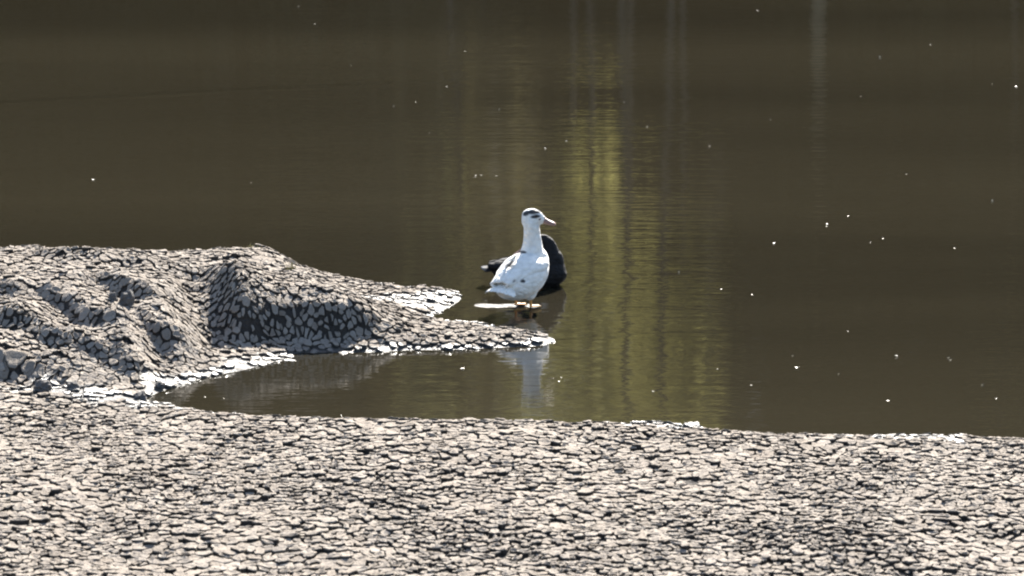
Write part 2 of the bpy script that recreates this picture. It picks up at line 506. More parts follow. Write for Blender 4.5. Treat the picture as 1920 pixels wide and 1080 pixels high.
def build_plates(parent, bank, region, n, gap, tilt, curl, thick):
    pts, g, cell = scatter(*region, bank, n)
    pl = plates(pts, g, cell, *gap)
    A = np.array([(p[0], p[1], p[3]) for p in pl])
    PX, PY, PA = A.T
    e = 0.03
    Hc = grid_interp(GH, PX, PY)
    Gx = (grid_interp(GH, PX + e, PY) - grid_interp(GH, PX - e, PY)) / (2 * e)
    Gy = (grid_interp(GH, PX, PY + e) - grid_interp(GH, PX, PY - e)) / (2 * e)
    Wc = grid_interp(GW, PX, PY)
    Ri = rng.random((3, len(pl)))
    keep = (Hc > 0.001) & (Ri[0] > 0.03) & (seg_d(PX, PY, ISLET_A, ISLET_B) > 0.13) & ~((Wc > 0.6) & (Ri[1] < 0.52)) & ~((np.hypot(Gx, Gy) > 2.0) & (PA > 0.0025))
    items = []
    for k in np.nonzero(keep)[0]:
        x, y, h = PX[k], PY[k], Hc[k]
        px, py, dep = to_px((x, y, h))
        score = 0
        if 15 < px < 1905 and 5 < py < 1070:
            score = PA[k] * max(math.sin(R(11.5)) + Gy[k] * math.cos(R(11.5)), 0.0) / dep ** 2
        items.append((score, int(k)))
    items.sort(key=lambda t: -t[0])
    rest_V, rest_F, rest_T, rest_Z, rest_M = [], [], [], [], []
    off = 0
    for r, (sc, k) in enumerate(items):
        x, y, w = float(PX[k]), float(PY[k]), float(Wc[k])
        th = thick * (0.75 + 0.5 * random.random()) * (1 - 0.45 * w)
        V, F, nn = plate_geo(x, y, orient(pl[k][2]), float(Hc[k]), float(Gx[k]), float(Gy[k]), th, tilt * (1 - 0.5 * w), curl * random.uniform(-0.4, 1.3) * (1 - w))
        tone = min(1, max(0, random.gauss(0.5, 0.22)))
        if r < 300:
            me = mesh('mud_plate', V - V[-1], F)
            me.materials.append(MUD_PLATE); me.materials.append(MUD_BED)  # side walls get the mud colour with crack shade painted in
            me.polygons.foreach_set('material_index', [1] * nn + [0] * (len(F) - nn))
            me.polygons.foreach_set('use_smooth', [False] * nn + [True] * (len(F) - nn))
            set_attr(me, 'tone', np.full(len(V), tone))
            set_attr(me, 'wet', wetness(V[:, 0], V[:, 1], V[:, 2] - th))
            o = link('mud_plate', me, None, parent)
            o.location = V[-1]
        else:
            rest_V.append(V); rest_F += [tuple(i + off for i in f) for f in F]
            rest_M += [1] * nn + [0] * (len(F) - nn)
            rest_T.append(np.full(len(V), tone)); rest_Z.append(np.full(len(V), th))
            off += len(V)
    V = np.vstack(rest_V)
    me = mesh('mud_plate_field', V, rest_F)
    me.materials.append(MUD_PLATE); me.materials.append(MUD_BED)  # same crack-shade colour on the side walls here
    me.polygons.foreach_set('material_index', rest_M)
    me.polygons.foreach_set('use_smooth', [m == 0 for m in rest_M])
    set_attr(me, 'tone', np.concatenate(rest_T)); set_attr(me, 'wet', wetness(V[:, 0], V[:, 1], V[:, 2] - np.concatenate(rest_Z)))
    o = link('mud_plate_field', me, None, parent)
    o['kind'] = 'stuff'
    print('plates', parent.name, len(items), 'tris ~', sum(len(f) - 2 for f in rest_F))

build_plates(mud_flat, False, (-3.3, 3.3, 17.6, 23.5), 150000, (0.0004, 0.020), 0.045, 0.006, 0.009)
build_plates(mud_bank, True, (-3.9, 0.4, 22.0, 26.6), 90000, (0.001, 0.016), 0.065, 0.005, 0.008)

# ------------------------------------------------------------------ wide ground sheet and far hillside
N = Nodes('far_ground_earth')
p = N.pos()
N.l(N.ramp(N.noise(p, 0.35, 6), [(0.35, (0.028, 0.024, 0.014)), (0.6, (0.045, 0.040, 0.023)), (0.75, (0.07, 0.06, 0.04))]), N.b.inputs['Base Color'])
N.b.inputs['Roughness'].default_value = 0.95
FAR_EARTH = N.m
xs = np.concatenate([np.linspace(-700, -60, 14), np.linspace(-50, 50, 81), np.linspace(60, 700, 14)])
ys = np.concatenate([np.linspace(-60, 10, 8), np.linspace(12, 34, 45), np.linspace(36, 130, 95), np.linspace(140, 900, 16)])
XX, YY = np.meshgrid(xs, ys)
dd = near_shore_y(XX) - YY
ZZ = np.where(dd > 0, 0.03 + 0.012 * np.minimum(dd, 8), np.maximum(dd * 0.2, -0.9))
inner = (np.abs(XX) < 7.6) & (YY > 14.7) & (YY < 29.2)
ZZ = np.where(inner, np.minimum(ZZ, -0.3) - 0.2, ZZ)
FAR_Y = 67.0
ZZ = np.where(YY > FAR_Y - 5, np.minimum(-0.9 + 0.26 * (YY - FAR_Y + 5), 0.7) + np.maximum(YY - FAR_Y - 4, 0) * 0.0, ZZ)
rise = np.maximum(YY - FAR_Y - 7, 0)
ZZ = ZZ + 26 * (1 - np.exp(-np.maximum(rise - 6, 0) / 34)) + smooth01(rise / 10) * 0.6 * fbm(XX * 0.12, YY * 0.12, 3)
back = np.maximum(11 - YY, 0)
ZZ = ZZ + np.minimum(back * 0.3, 3.0)
ii = np.arange(XX.size).reshape(XX.shape)
q4 = np.stack([ii[:-1, :-1], ii[:-1, 1:], ii[1:, 1:], ii[1:, :-1]], -1).reshape(-1, 4)
ground = link('ground', np_mesh('ground', np.c_[XX.ravel(), YY.ravel(), ZZ.ravel()], q4), FAR_EARTH)
tag(ground, kind='structure')

# ------------------------------------------------------------------ water
N = Nodes('murky_pond_water')
p = N.pos()
def mapped(scale):
    mp = N.add('ShaderNodeMapping')
    N.l(p, mp.inputs[0])
    mp.inputs['Scale'].default_value = scale
    return mp.outputs[0]
r1 = N.noise(mapped((1.6, 7.5, 1)), 1.0, 3, 0.5)
r2 = N.noise(mapped((6.0, 26.0, 1)), 1.0, 2, 0.5)
patch = N.ramp(N.noise(mapped((0.25, 0.5, 1)), 1.0, 3), [(0.35, (0.25,) * 3), (0.7, (1.0,) * 3)])
hgt = N.math('ADD', N.math('MULTIPLY', r1, 1.0), N.math('MULTIPLY', r2, 0.36))
hgt = N.math('MULTIPLY', hgt, patch)
sx = N.add('ShaderNodeSeparateXYZ'); N.l(p, sx.inputs[0])
wa, wb = ground_at(0, 186), ground_at(800, 150)
sl_ = (wb.y - wa.y) / (wb.x - wa.x)
vv = N.math('SUBTRACT', sx.outputs[1], N.math('MULTIPLY_ADD', sx.outputs[0], sl_, wa.y - sl_ * wa.x))
vv = N.math('ADD', vv, N.math('MULTIPLY', N.noise(mapped((0.7, 0.7, 1)), 1.0, 2), 0.35))
wk = N.math('EXPONENT', N.math('MULTIPLY', N.math('MULTIPLY', vv, vv), -90.0))
fade = N.ramp(N.math('MULTIPLY_ADD', sx.outputs[0], 0.1, 0.5), [(0.30, (1, 1, 1)), (0.52, (0, 0, 0))])
hgt = N.math('ADD', hgt, N.math('MULTIPLY', N.math('MULTIPLY', wk, fade), 0.9))
N.b.inputs['Roughness'].default_value = 0.03
N.b.inputs['IOR'].default_value = 1.333
N.l(N.mix(N.ramp(N.noise(mapped((0.035, 0.22, 1)), 1.0, 4), [(0.38, (0,) * 3), (0.62, (1,) * 3)]), (0.0145, 0.0124, 0.0078), (0.0203, 0.0173, 0.0107)), N.b.inputs['Base Color'])
N.bump(hgt, 0.0042, 1.0)
WATER = N.m
water = link('water', mesh('water', [(-500, 19, 0), (500, 19, 0), (500, 75, 0), (-500, 75, 0)], [(0, 1, 2, 3)]), WATER)
tag(water, kind='structure')
# ------------------------------------------------------------------ ducks
def loft(secs, n=20, caps=True):
    """secs: list of (centre, normal-plane axes a, b) ; returns verts, faces"""
    V, F = [], []
    for c, a, b in secs:
        c, a, b = Vector(c), Vector(a), Vector(b)
        for i in range(n):
            t = 2 * math.pi * i / n
            V.append(c + a * math.cos(t) + b * math.sin(t))
    for k in range(len(secs) - 1):
        for i in range(n):
            j = (i + 1) % n
            F.append((k * n + i, k * n + j, (k + 1) * n + j, (k + 1) * n + i))
    if caps:
        V.append(Vector(secs[0][0])); V.append(Vector(secs[-1][0]))
        s, e = len(V) - 2, len(V) - 1
        b = (len(secs) - 1) * n
        for i in range(n):
            j = (i + 1) % n
            F.append((s, j, i)); F.append((e, b + i, b + j))
    return V, F

def spine_loft(pts, n=20, side=(0, 1, 0)):
    """pts: (x, y, z, half width, half height); sections stand square to the spine"""
    P = [Vector(p[:3]) for p in pts]
    # resample with Catmull-Rom
    out = []
    m = len(pts)
    for i in range(m - 1):
        for s in range(4):
            t = s / 4
            q = []
            for d in range(5):
                a, b, c, e = (pts[max(i - 1, 0)][d], pts[i][d], pts[i + 1][d], pts[min(i + 2, m - 1)][d])
                q.append(0.5 * (2 * b + (c - a) * t + (2 * a - 5 * b + 4 * c - e) * t * t + (3 * b - a - 3 * c + e) * t ** 3))
            out.append(q)
    out.append(list(pts[-1]))
    secs = []
    for i, q in enumerate(out):
        a = Vector(out[max(i - 1, 0)][:3]); b = Vector(out[min(i + 1, len(out) - 1)][:3])
        t = (b - a).normalized()
        s = Vector(side); s = (s - t * s.dot(t)).normalized()
        u = t.cross(s)
        secs.append((q[:3], s * max(q[3], 0.001), u * max(q[4], 0.001)))
    return loft(secs, n)

def ellipsoid(c, ax, ay, az, nu=20, nv=12):
    c, ax, ay, az = map(Vector, (c, ax, ay, az))
    V, F = [], []
    for i in range(nv + 1):
        ph = math.pi * i / nv
        for j in range(nu):
            th = 2 * math.pi * j / nu
            V.append(c + ax * math.cos(ph) + (ay * math.cos(th) + az * math.sin(th)) * math.sin(ph))
    for i in range(nv):
        for j in range(nu):
            k = (j + 1) % nu
            F.append((i * nu + j, i * nu + k, (i + 1) * nu + k, (i + 1) * nu + j))
    return V, F

def fuse(name, pieces, voxel=0.006, smooth=6):
    """one continuous skin over overlapping shapes"""
    V, F = [], []
    for v, f in pieces:
        o = len(V); V += v; F += [tuple(i + o for i in q) for q in f]
    me = mesh(name + '_rough', V, F)
    bm = bmesh.new(); bm.from_mesh(me)
    bmesh.ops.remove_doubles(bm, verts=bm.verts, dist=1e-5)
    bmesh.ops.recalc_face_normals(bm, faces=bm.faces)
    bm.to_mesh(me); bm.free()
    o = bpy.data.objects.new(name + '_rough', me); col.objects.link(o)
    r = o.modifiers.new('r', 'REMESH'); r.mode = 'VOXEL'; r.voxel_size = voxel
    s = o.modifiers.new('s', 'SMOOTH'); s.factor = 0.5; s.iterations = smooth
    dg = bpy.context.evaluated_depsgraph_get()
    res = bpy.data.meshes.new_from_object(o.evaluated_get(dg))
    bpy.data.objects.remove(o); bpy.data.meshes.remove(me)
    res.name = name
    res.materials.clear()
    res.polygons.foreach_set('use_smooth', [True] * len(res.polygons))
    return res

def paint(me, spots, name='dark', off=(0, 0, 0)):
    """plumage patches and painted tail sheen: spots are (centre, radii xyz, softness)"""
    co = np.empty(len(me.vertices) * 3, np.float32)
    me.vertices.foreach_get('co', co)
    co = co.reshape(-1, 3) + np.array(off)
    v = np.zeros(len(co))
    for c, r, *s in spots:
        d = np.sqrt((((co - np.array(c)) / np.array(r)) ** 2).sum(1))
        v = np.maximum(v, 1 - smooth01((d - 0.8) / 0.35))
    set_attr(me, name, v)

def paint_px(o, spots, name='dark'):
    """plumage patches given where they show in the photograph; stored on the surface"""
    me = o.data
    p = o.parent
    M = Matrix.Translation(p.location) @ p.rotation_euler.to_matrix().to_4x4() @ Matrix.Diagonal((*p.scale, 1))
    vals = np.empty(len(me.vertices), np.float32)
    me.attributes[name].data.foreach_get('value', vals)
    eye = Vector((0, 0, CAM_Z))
    for i, v in enumerate(me.vertices):
        w = M @ v.co
        nrm = (M.to_3x3() @ v.normal).normalized()
        if nrm.dot((eye - w).normalized()) < -0.15: continue
        x, y, _ = to_px(w)
        for cx, cy, rx, ry, an in spots:
            a = R(an); dx, dy = x - cx, y - cy
            u, q = dx * math.cos(a) + dy * math.sin(a), -dx * math.sin(a) + dy * math.cos(a)
            d = math.hypot(u / rx, q / ry)
            vals[i] = max(vals[i], min(1, max(0, (1.25 - d) / 0.4)))
    me.attributes[name].data.foreach_set('value', vals)

def feather_mat(name, light, dark, rough=0.75, sheen=0.3):
    N = Nodes(name)
    tc = N.add('ShaderNodeTexCoord').outputs['Object']
    mp = N.add('ShaderNodeMapping'); N.l(tc, mp.inputs[0]); mp.inputs['Scale'].default_value = (18, 60, 60)
    n = N.noise(mp.outputs[0], 1.0, 3)
    base = N.mix(N.math('MULTIPLY', n, 0.5), light, tuple(c * 0.82 for c in light))
    N.b.inputs['Sheen Weight'].default_value = sheen
    N.b.inputs['Subsurface Weight'].default_value = 0.0
    vo = N.add('ShaderNodeTexVoronoi'); vo.inputs['Scale'].default_value = 1.0
    m2 = N.add('ShaderNodeMapping'); N.l(tc, m2.inputs[0]); m2.inputs['Scale'].default_value = (22, 40, 40)
    N.l(m2.outputs[0], vo.inputs['Vector'])
    edge = N.ramp(vo.outputs['Distance'], [(0.45, (0,) * 3), (0.75, (1,) * 3)])
    base = N.mix(N.math('MULTIPLY', edge, 0.3), base, tuple(c * 0.55 for c in light))
    N.l(N.mix(N.attr('dark'), base, dark), N.b.inputs['Base Color'])
    N.b.inputs['Roughness'].default_value = rough
    N.bump(N.math('MULTIPLY_ADD', vo.outputs['Distance'], -1.2, n), 0.010, 0.7)
    return N.m

def plain(name, c, rough=0.5, var=0.25, scale=60):
    N = Nodes(name)
    n = N.noise(N.add('ShaderNodeTexCoord').outputs['Object'], scale, 3)
    N.l(N.mix(n, tuple(x * (1 - var) for x in c), tuple(min(1, x * (1 + var)) for x in c)), N.b.inputs['Base Color'])
    N.b.inputs['Roughness'].default_value = rough
    N.bump(n, 0.002, 0.4)
    return N.m

WHITE_F = feather_mat('white_plumage', (0.80, 0.765, 0.70), (0.012, 0.012, 0.014))
BLACK_F = feather_mat('black_plumage', (0.007, 0.007, 0.008), (0.6, 0.59, 0.56), 0.75, 0.0)
BLACK_F.node_tree.nodes['Principled BSDF'].inputs['Specular IOR Level'].default_value = 0.2
BILL_M = plain('pinkish_bill', (0.26, 0.15, 0.12), 0.45)
CARUNCLE_M = plain('dark_red_caruncle', (0.10, 0.035, 0.03), 0.5)
LEG_M = plain('yellow_orange_leg', (0.50, 0.24, 0.06), 0.55)
EYE_M = plain('dark_eye', (0.012, 0.010, 0.008), 0.1, 0.1)

def folded_wing(name, sgn, parent, mat, sh, tip, span_h, bulge, spots):
    """folded wing lying along the flank, shoulder sh to primary tip tip (duck space, left side)"""
    V, F = [], []
    nu, nv = 22, 11
    sh, tip = Vector(sh), Vector(tip)
    for i in range(nu + 1):
        t = i / nu
        c = sh.lerp(tip, t)
        hgt = span_h * (math.sin(math.pi * min(0.5, 0.14 + t * 0.7)) if t < 0.5 else 1.0) * (1.0 if t < 0.45 else max(0.10, 1 - ((t - 0.45) / 0.55) ** 1.5 * 0.92))
        if t < 0.12: hgt *= 0.45 + 0.55 * math.sin(t / 0.12 * math.pi / 2)
        for j in range(nv + 1):
            s = j / nv * 2 - 1                       # +1 back edge (top), -1 lower edge
            out = bulge * math.sqrt(max(0, 1 - (s * 0.92) ** 2)) * (0.35 + 0.65 * math.sin(math.pi * min(1, t * 0.9 + 0.12)))
            step = 0.004 * ((s * 3.0 + t * 1.7) % 1.0 - 0.5) * (0.3 + t)      # feather rows
            y = c.y + out + step - max(0, s) ** 2 * 0.045
            V.append(Vector((c.x, sgn * y, c.z + s * hgt + max(0, s) * 0.004)))
    for i in range(nu):
        for j in range(nv):
            a = i * (nv + 1) + j
            f = (a, a + 1, a + nv + 2, a + nv + 1)
            F.append(f if sgn > 0 else f[::-1])
    me = mesh(name, V, F)
    bm = bmesh.new(); bm.from_mesh(me)
    bmesh.ops.solidify(bm, geom=bm.faces[:], thickness=0.010)
    bm.to_mesh(me); bm.free()
    me.polygons.foreach_set('use_smooth', [True] * len(me.polygons))
    paint(me, spots)
    return link(name, me, mat, parent)

def tail_feathers(parent, mat, base, length, spread, droop, n, spots=(), w=0.019, sun_sheen=1.0):
    for k in range(n):
        u = (k - (n - 1) / 2) / ((n - 1) / 2)
        a = u * spread
        d = Vector((-math.cos(a), math.sin(a), -droop * (1 + 0.9 * u * u)))
        s = Vector((math.sin(a), math.cos(a), -0.55 * u))
        up = Vector((0, 0, 1))
        b = Vector(base) + Vector((0.004 * u * u, 0.028 * u, -0.008 * u * u + 0.0015 * (k % 2)))
        V, F = [], []
        L = length * (1 - 0.16 * u * u)
        prof = [(0, 0.5), (0.3, 0.85), (0.6, 1.0), (0.82, 0.92), (0.94, 0.62), (1.0, 0.12)]
        for t, ww in prof:
            c = b + d * (L * t) + up * (-0.012 * t * t)
            for z in (0.0016, -0.0016):
                for e in (-1, 0, 1):
                    V.append(c + s * (e * w * ww) + up * (z + (0.003 if e == 0 else 0)))
        for i in range(len(prof) - 1):
            o = i * 6
            F += [(o, o + 1, o + 7, o + 6), (o + 1, o + 2, o + 8, o + 7), (o + 3, o + 9, o + 10, o + 4), (o + 4, o + 10, o + 11, o + 5), (o, o + 6, o + 9, o + 3), (o + 2, o + 5, o + 11, o + 8)]
        o = (len(prof) - 1) * 6
        F += [(0, 3, 4, 1), (1, 4, 5, 2), (o, o + 1, o + 4, o + 3), (o + 1, o + 2, o + 5, o + 4)]
        me = mesh('tail_feather', V, F)
        paint(me, spots)
        if sun_sheen < 1:
            for dt in me.attributes['dark'].data: dt.value *= sun_sheen  # strength of the pale tone painted as sunlit sheen
        link('tail_feather', me, mat, parent)

def webbed_foot(parent, mat, at, yaw=0.0):
    V = [Vector((-0.012, 0, 0.012))]
    toes = [(-0.55, 0.062), (0.0, 0.075), (0.55, 0.062)]
    pts = []
    for k, (a, L) in enumerate(toes):
        pts.append(Vector((math.cos(a) * L, math.sin(a) * L, 0.003)))
        if k < 2:
            m = (a + toes[k + 1][0]) / 2
            pts.append(Vector((math.cos(m) * 0.052, math.sin(m) * 0.052, 0.002)))
    top = [Vector((-0.015, 0.006, 0.010))] + pts[::-1] + [Vector((-0.015, -0.006, 0.010))]
    V = top + [p + Vector((0, 0, -0.006)) for p in top]
    n = len(top)
    F = [tuple(range(n)), tuple(range(2 * n - 1, n - 1, -1))] + [(i, n + i, n + (i + 1) % n, (i + 1) % n) for i in range(n)]
    rot = Matrix.Rotation(yaw, 4, 'Z')
    V = [rot @ v + Vector(at) for v in V]
    me = mesh('foot', V, [f[::-1] for f in F], False)
    return link('foot', me, mat, parent)

def bird_head(c, d, up, s=1.0):
    """head shapes: centre, looking direction, up; returns fused pieces"""
    c, d, up = Vector(c), Vector(d).normalized(), Vector(up)
    sd = up.cross(d).normalized(); up = d.cross(sd)
    return [ellipsoid(c, d * 0.062 * s, sd * 0.040 * s, up * 0.046 * s),
            ellipsoid(c + d * 0.030 * s - up * 0.008 * s, d * 0.048 * s, sd * 0.030 * s, up * 0.033 * s),
            ellipsoid(c - d * 0.014 * s - up * 0.022 * s, d * 0.046 * s, sd * 0.038 * s, up * 0.052 * s)], d, sd, up

def duck_bill(parent, c, d, sd, up, s=1.0):
    c = Vector(c)
    b = c + d * 0.060 * s - up * 0.010 * s
    secs = []
    for t, w, h, dz in ((0, 0.018, 0.021, 0), (0.25, 0.017, 0.017, -0.004), (0.5, 0.017, 0.0135, -0.008), (0.75, 0.019, 0.0115, -0.011), (0.93, 0.018, 0.0095, -0.013), (1.0, 0.012, 0.006, -0.015)):
        secs.append((b + d * (0.074 * t * s) + up * dz * s, sd * w * s, up * h * s))
    V, F = loft(secs, 12)
    bill = link('bill', mesh('bill', V, F), BILL_M, parent)
    V, F = loft([(p - up * 0.007 * s - d * 0.004, a * 0.86, q * 0.5) for p, a, q in secs[:-1]], 12)
    link('lower_bill', mesh('lower_bill', V, F), BILL_M, bill)
    for e in (-1, 1):
        V, F = ellipsoid(b + d * 0.020 * s + sd * e * 0.013 * s + up * 0.006 * s, d * 0.005, sd * 0.003, up * 0.003, 8, 6)
        link('nostril', mesh('nostril', V, F), EYE_M, bill)
    # bare warty skin at the bill base
    pcs = [ellipsoid(b + d * 0.002 + up * 0.012 * s, d * 0.013 * s, sd * 0.016 * s, up * 0.010 * s, 10, 8)]
    for e in (-1, 1):
        for k in range(4):
            pcs.append(ellipsoid(b - d * (0.003 + 0.006 * k) * s + sd * e * (0.017 + 0.003 * k) * s + up * (0.008 - 0.003 * (k % 2)) * s, d * 0.008 * s, sd * 0.005 * s, up * 0.008 * s, 8, 6))
    link('caruncle', fuse('caruncle', pcs, 0.003, 2), CARUNCLE_M, parent)
    for e in (-1, 1):
        V, F = ellipsoid(c + d * 0.022 * s + sd * e * 0.0345 * s + up * 0.012 * s, d * 0.0065, sd * 0.004, up * 0.0065, 12, 8)
        link('eye', mesh('eye', V, F), EYE_M, parent)

# white duck: stands on the wet sliver, back to the camera, head turned to the right ---------
wp = ground_at(996, 574, 0.012)
HEAD_W = R(54)                                     # body points away and a little to the right
white_duck = empty('duck', (wp.x - 0.040, wp.y, 0.010), HEAD_W)
white_duck.scale = (1.04, 1.04, 1.04)
tag(white_duck, 'white duck with a black crown stripe standing on the wet mud sliver, head turned right', 'duck', 'ducks at the water')
inv = Matrix.Rotation(-HEAD_W, 3, 'Z')
look = inv @ Vector((0.985, -0.12, -0.14))
hc = Vector((0.078, 0.0, 0.488))
hp, hd, hs, hu = bird_head(hc, look, (0, 0, 1), 0.98)
side = inv @ Vector((0, 1, 0))
pieces = [spine_loft([(-0.200, 0, 0.120, 0.030, 0.030), (-0.180, 0, 0.122, 0.070, 0.058), (-0.13, 0, 0.135, 0.102, 0.088), (-0.07, 0, 0.152, 0.118, 0.108), (0.0, 0, 0.175, 0.120, 0.116),
                      (0.055, 0, 0.205, 0.110, 0.108), (0.095, 0, 0.245, 0.085, 0.088), (0.108, 0, 0.285, 0.062, 0.060), (0.105, 0, 0.30, 0.03, 0.03)], 24),
          spine_loft([(0.050, 0, 0.215, 0.085, 0.085), (0.070, 0, 0.27, 0.070, 0.072), (0.077, 0, 0.325, 0.055, 0.058), (0.075, 0, 0.375, 0.047, 0.050), (0.070, 0, 0.42, 0.0435, 0.046), (0.068, 0, 0.46, 0.042, 0.044), (0.070, 0, 0.49, 0.03, 0.03)], 20)]
pieces += hp
for e in (-1, 1):
    pieces.append(ellipsoid((-0.015, e * 0.052, 0.088), (0.045, 0, 0.012), (0, 0.034, 0), (-0.006, 0, 0.044)))
bodyw = fuse('body', pieces, 0.0055, 8)
paint(bodyw, [((9, 9, 9), (0.01, 0.01, 0.01))])
bo = link('body', bodyw, WHITE_F, white_duck)
marks = [(1002, 397, 16, 4.0, -6), (987, 400, 7, 4.0, -25), (1004, 406, 9, 3.2, -8), (978, 472.5, 9, 2.6, 3), (958, 496, 10, 4.5, -28), (980, 527, 5, 3.2, 15), (964, 526, 3, 2.0, 0), (951, 511, 3, 1.6, -20)]
paint_px(bo, marks)
for e, tp in ((1, (-0.235, 0.020, 0.155)), (-1, (-0.225, 0.020, 0.160))):
    w_ = folded_wing('wing', e, white_duck, WHITE_F, (0.085, 0.062, 0.235), tp, 0.080, 0.058, [((9, 9, 9), (0.01, 0.01, 0.01))])
    paint_px(w_, marks)
tail_feathers(white_duck, WHITE_F, (-0.165, 0, 0.160), 0.115, R(40), 0.22, 11, w=0.021)
duck_bill(white_duck, hc, hd, hs, hu, 0.98)
for e in (-1, 1):
    V, F = spine_loft([(-0.012, e * 0.052, 0.075, 0.012, 0.012), (-0.010, e * 0.051, 0.05, 0.0075, 0.008), (-0.008, e * 0.050, 0.025, 0.0065, 0.007), (-0.004, e * 0.05, 0.004, 0.008, 0.008)], 10)
    lg = link('leg', mesh('leg', V, F), LEG_M, white_duck)
    webbed_foot(lg, LEG_M, (0.0, e * 0.05, 0.002), -e * 0.1)

# dark duck: sits in the water behind, facing right, neck drawn back -----------------------
bp = ground_at(988, 534, 0.0)
dark_duck = empty('duck', (bp.x, bp.y, -0.012), R(-6))
tag(dark_duck, 'black duck with a small white wing patch sitting in the water behind the white one', 'duck', 'ducks at the water')
hc2 = Vector((0.020, 0.0, 0.235))
hp2, hd2, hs2, hu2 = bird_head(hc2, (-0.95, 0.25, -0.30), (0, 0, 1), 0.85)
pieces = [spine_loft([(-0.215, 0, 0.105, 0.020, 0.012), (-0.18, 0, 0.100, 0.055, 0.035), (-0.12, 0, 0.085, 0.088, 0.062), (-0.04, 0, 0.075, 0.108, 0.082), (0.05, 0, 0.075, 0.112, 0.092),
                      (0.12, 0, 0.085, 0.104, 0.096), (0.175, 0, 0.105, 0.082, 0.082), (0.210, 0, 0.125, 0.045, 0.052), (0.222, 0, 0.13, 0.01, 0.015)], 24),
          spine_loft([(0.120, 0, 0.10, 0.080, 0.090), (0.140, 0, 0.155, 0.066, 0.080), (0.132, 0, 0.205, 0.052, 0.062), (0.124, 0, 0.256, 0.035, 0.042), (0.090, 0, 0.284, 0.030, 0.031), (0.040, 0, 0.255, 0.036, 0.036), (0.02, 0, 0.235, 0.03, 0.03)], 20)] + hp2
bodyd = fuse('body', pieces, 0.0055, 8)
paint(bodyd, [((0.118, -0.105, 0.118), (0.001, 0.001, 0.001))])
link('body', bodyd, BLACK_F, dark_duck)
spd = [((0.115, -0.11, 0.118), (0.026, 0.06, 0.011)), ((0.115, 0.11, 0.118), (0.026, 0.06, 0.011))]
folded_wing('wing', 1, dark_duck, BLACK_F, (0.135, 0.060, 0.115), (-0.22, 0.022, 0.128), 0.055, 0.052, spd)
dw = folded_wing('wing', -1, dark_duck, BLACK_F, (0.135, 0.060, 0.105), (-0.22, 0.022, 0.128), 0.055, 0.052, spd)
paint_px(dw, [(1024, 503, 9, 2.8, -5)])
tail_feathers(dark_duck, BLACK_F, (-0.185, 0, 0.122), 0.085, R(24), 0.0, 7, [((-0.268, 0, 0.12), (0.030, 0.12, 0.05))], sun_sheen=0.25)  # pale grey on the outer tail paints in its sunlit sheen
duck_bill(dark_duck, hc2, hd2, hs2, hu2, 0.85)

# ------------------------------------------------------------------ clods and wet debris
def lump(name, loc, size, mat, seed, sub=3, wet=0.0, tone=0.35, rough=0.35):
    bm = bmesh.new()
    bmesh.ops.create_icosphere(bm, subdivisions=sub, radius=1.0)
    for v in bm.verts:
        n = noise.fractal(v.co * 1.7 + Vector((seed, 0, 0)), 1.0, 2.0, 4)
        f = noise.cell(v.co * 2.3 + Vector((0, seed, 0))) * 0.06
        v.co *= 0.8 + rough * n * 0.8 + f
        if v.co.z < -0.45: v.co.z = -0.45
        v.co = Vector((v.co.x * size[0], v.co.y * size[1], v.co.z * size[2]))
    me = bpy.data.meshes.new(name)
    bm.to_mesh(me); bm.free()
    set_attr(me, 'wet', np.full(len(me.vertices), wet)); set_attr(me, 'tone', np.full(len(me.vertices), tone))
    o = link(name, me, mat)
    o.location = loc
    o.rotation_euler[2] = seed
    return o
def land(px, py, h):
    q = ground_at(px, py, h)
    for _ in range(6):
        q = ground_at(px, py, float(grid_interp(GH, q.x, q.y)))
    return q
CLOD = mud_material('grey_mud_clod', (0.07, 0.064, 0.06), (0.10, 0.092, 0.086), (0.14, 0.128, 0.118), (0.03, 0.029, 0.027))
for px, py, h, s, sd_, lab in [
    (80, 694, 0.12, (0.070, 0.05, 0.050), 1.3, 'largest grey mud clod low on the left side of the bank'),
    (136, 700, 0.10, (0.050, 0.04, 0.036), 2.1, 'small grey mud clod just right of the largest clod'),
    (238, 556, 0.27, (0.050, 0.05, 0.065), 4.4, 'upright dark mud clod high on the left of the bank'),
    (212, 566, 0.27, (0.030, 0.03, 0.045), 6.4, 'narrow dark mud clod leaning left of the upright clod'),
    (420, 630, 0.12, (0.080, 0.05, 0.050), 3.7, 'dark mud clod in the deep gully left of the shaded slope'),
    (262, 716, 0.05, (0.055, 0.04, 0.035), 5.2, 'dark clod at the foot of the bank beside the inlet tip'),
    (300, 724, 0.02, (0.040, 0.03, 0.025), 7.9, 'damp small clod right at the tip of the narrow inlet')]:
    q = land(px, py, h)
    o = lump('mud_clod', (q.x, q.y, float(grid_interp(GH, q.x, q.y)) + s[2] * 0.35), s, CLOD, sd_)
    tag(o, lab, 'mud clod', 'clods lying on the mud bank')
for px, py, s, sd_, lab in [
    (1300, 806, (0.075, 0.055, 0.026), 2.7, 'glistening black wet stone on the near shore below the yellow reflections'),
    (1262, 808, (0.040, 0.035, 0.018), 8.1, 'little wet stone left of the glistening black one on the shore'),
    (1648, 826, (0.050, 0.04, 0.022), 9.3, 'dark wet stone at the water edge on the right of the shore'),
    (1792, 832, (0.060, 0.045, 0.016), 5.9, 'low wet stone farthest right along the near waterline')]:
    q = land(px, py, 0.02)
    o = lump('wet_stone', (q.x, q.y, float(grid_interp(GH, q.x, q.y)) + s[2] * 0.5), s, CLOD, sd_, 3, 0.9, 0.2, 0.5)
    tag(o, lab, 'stone', 'wet stones on the near waterline')

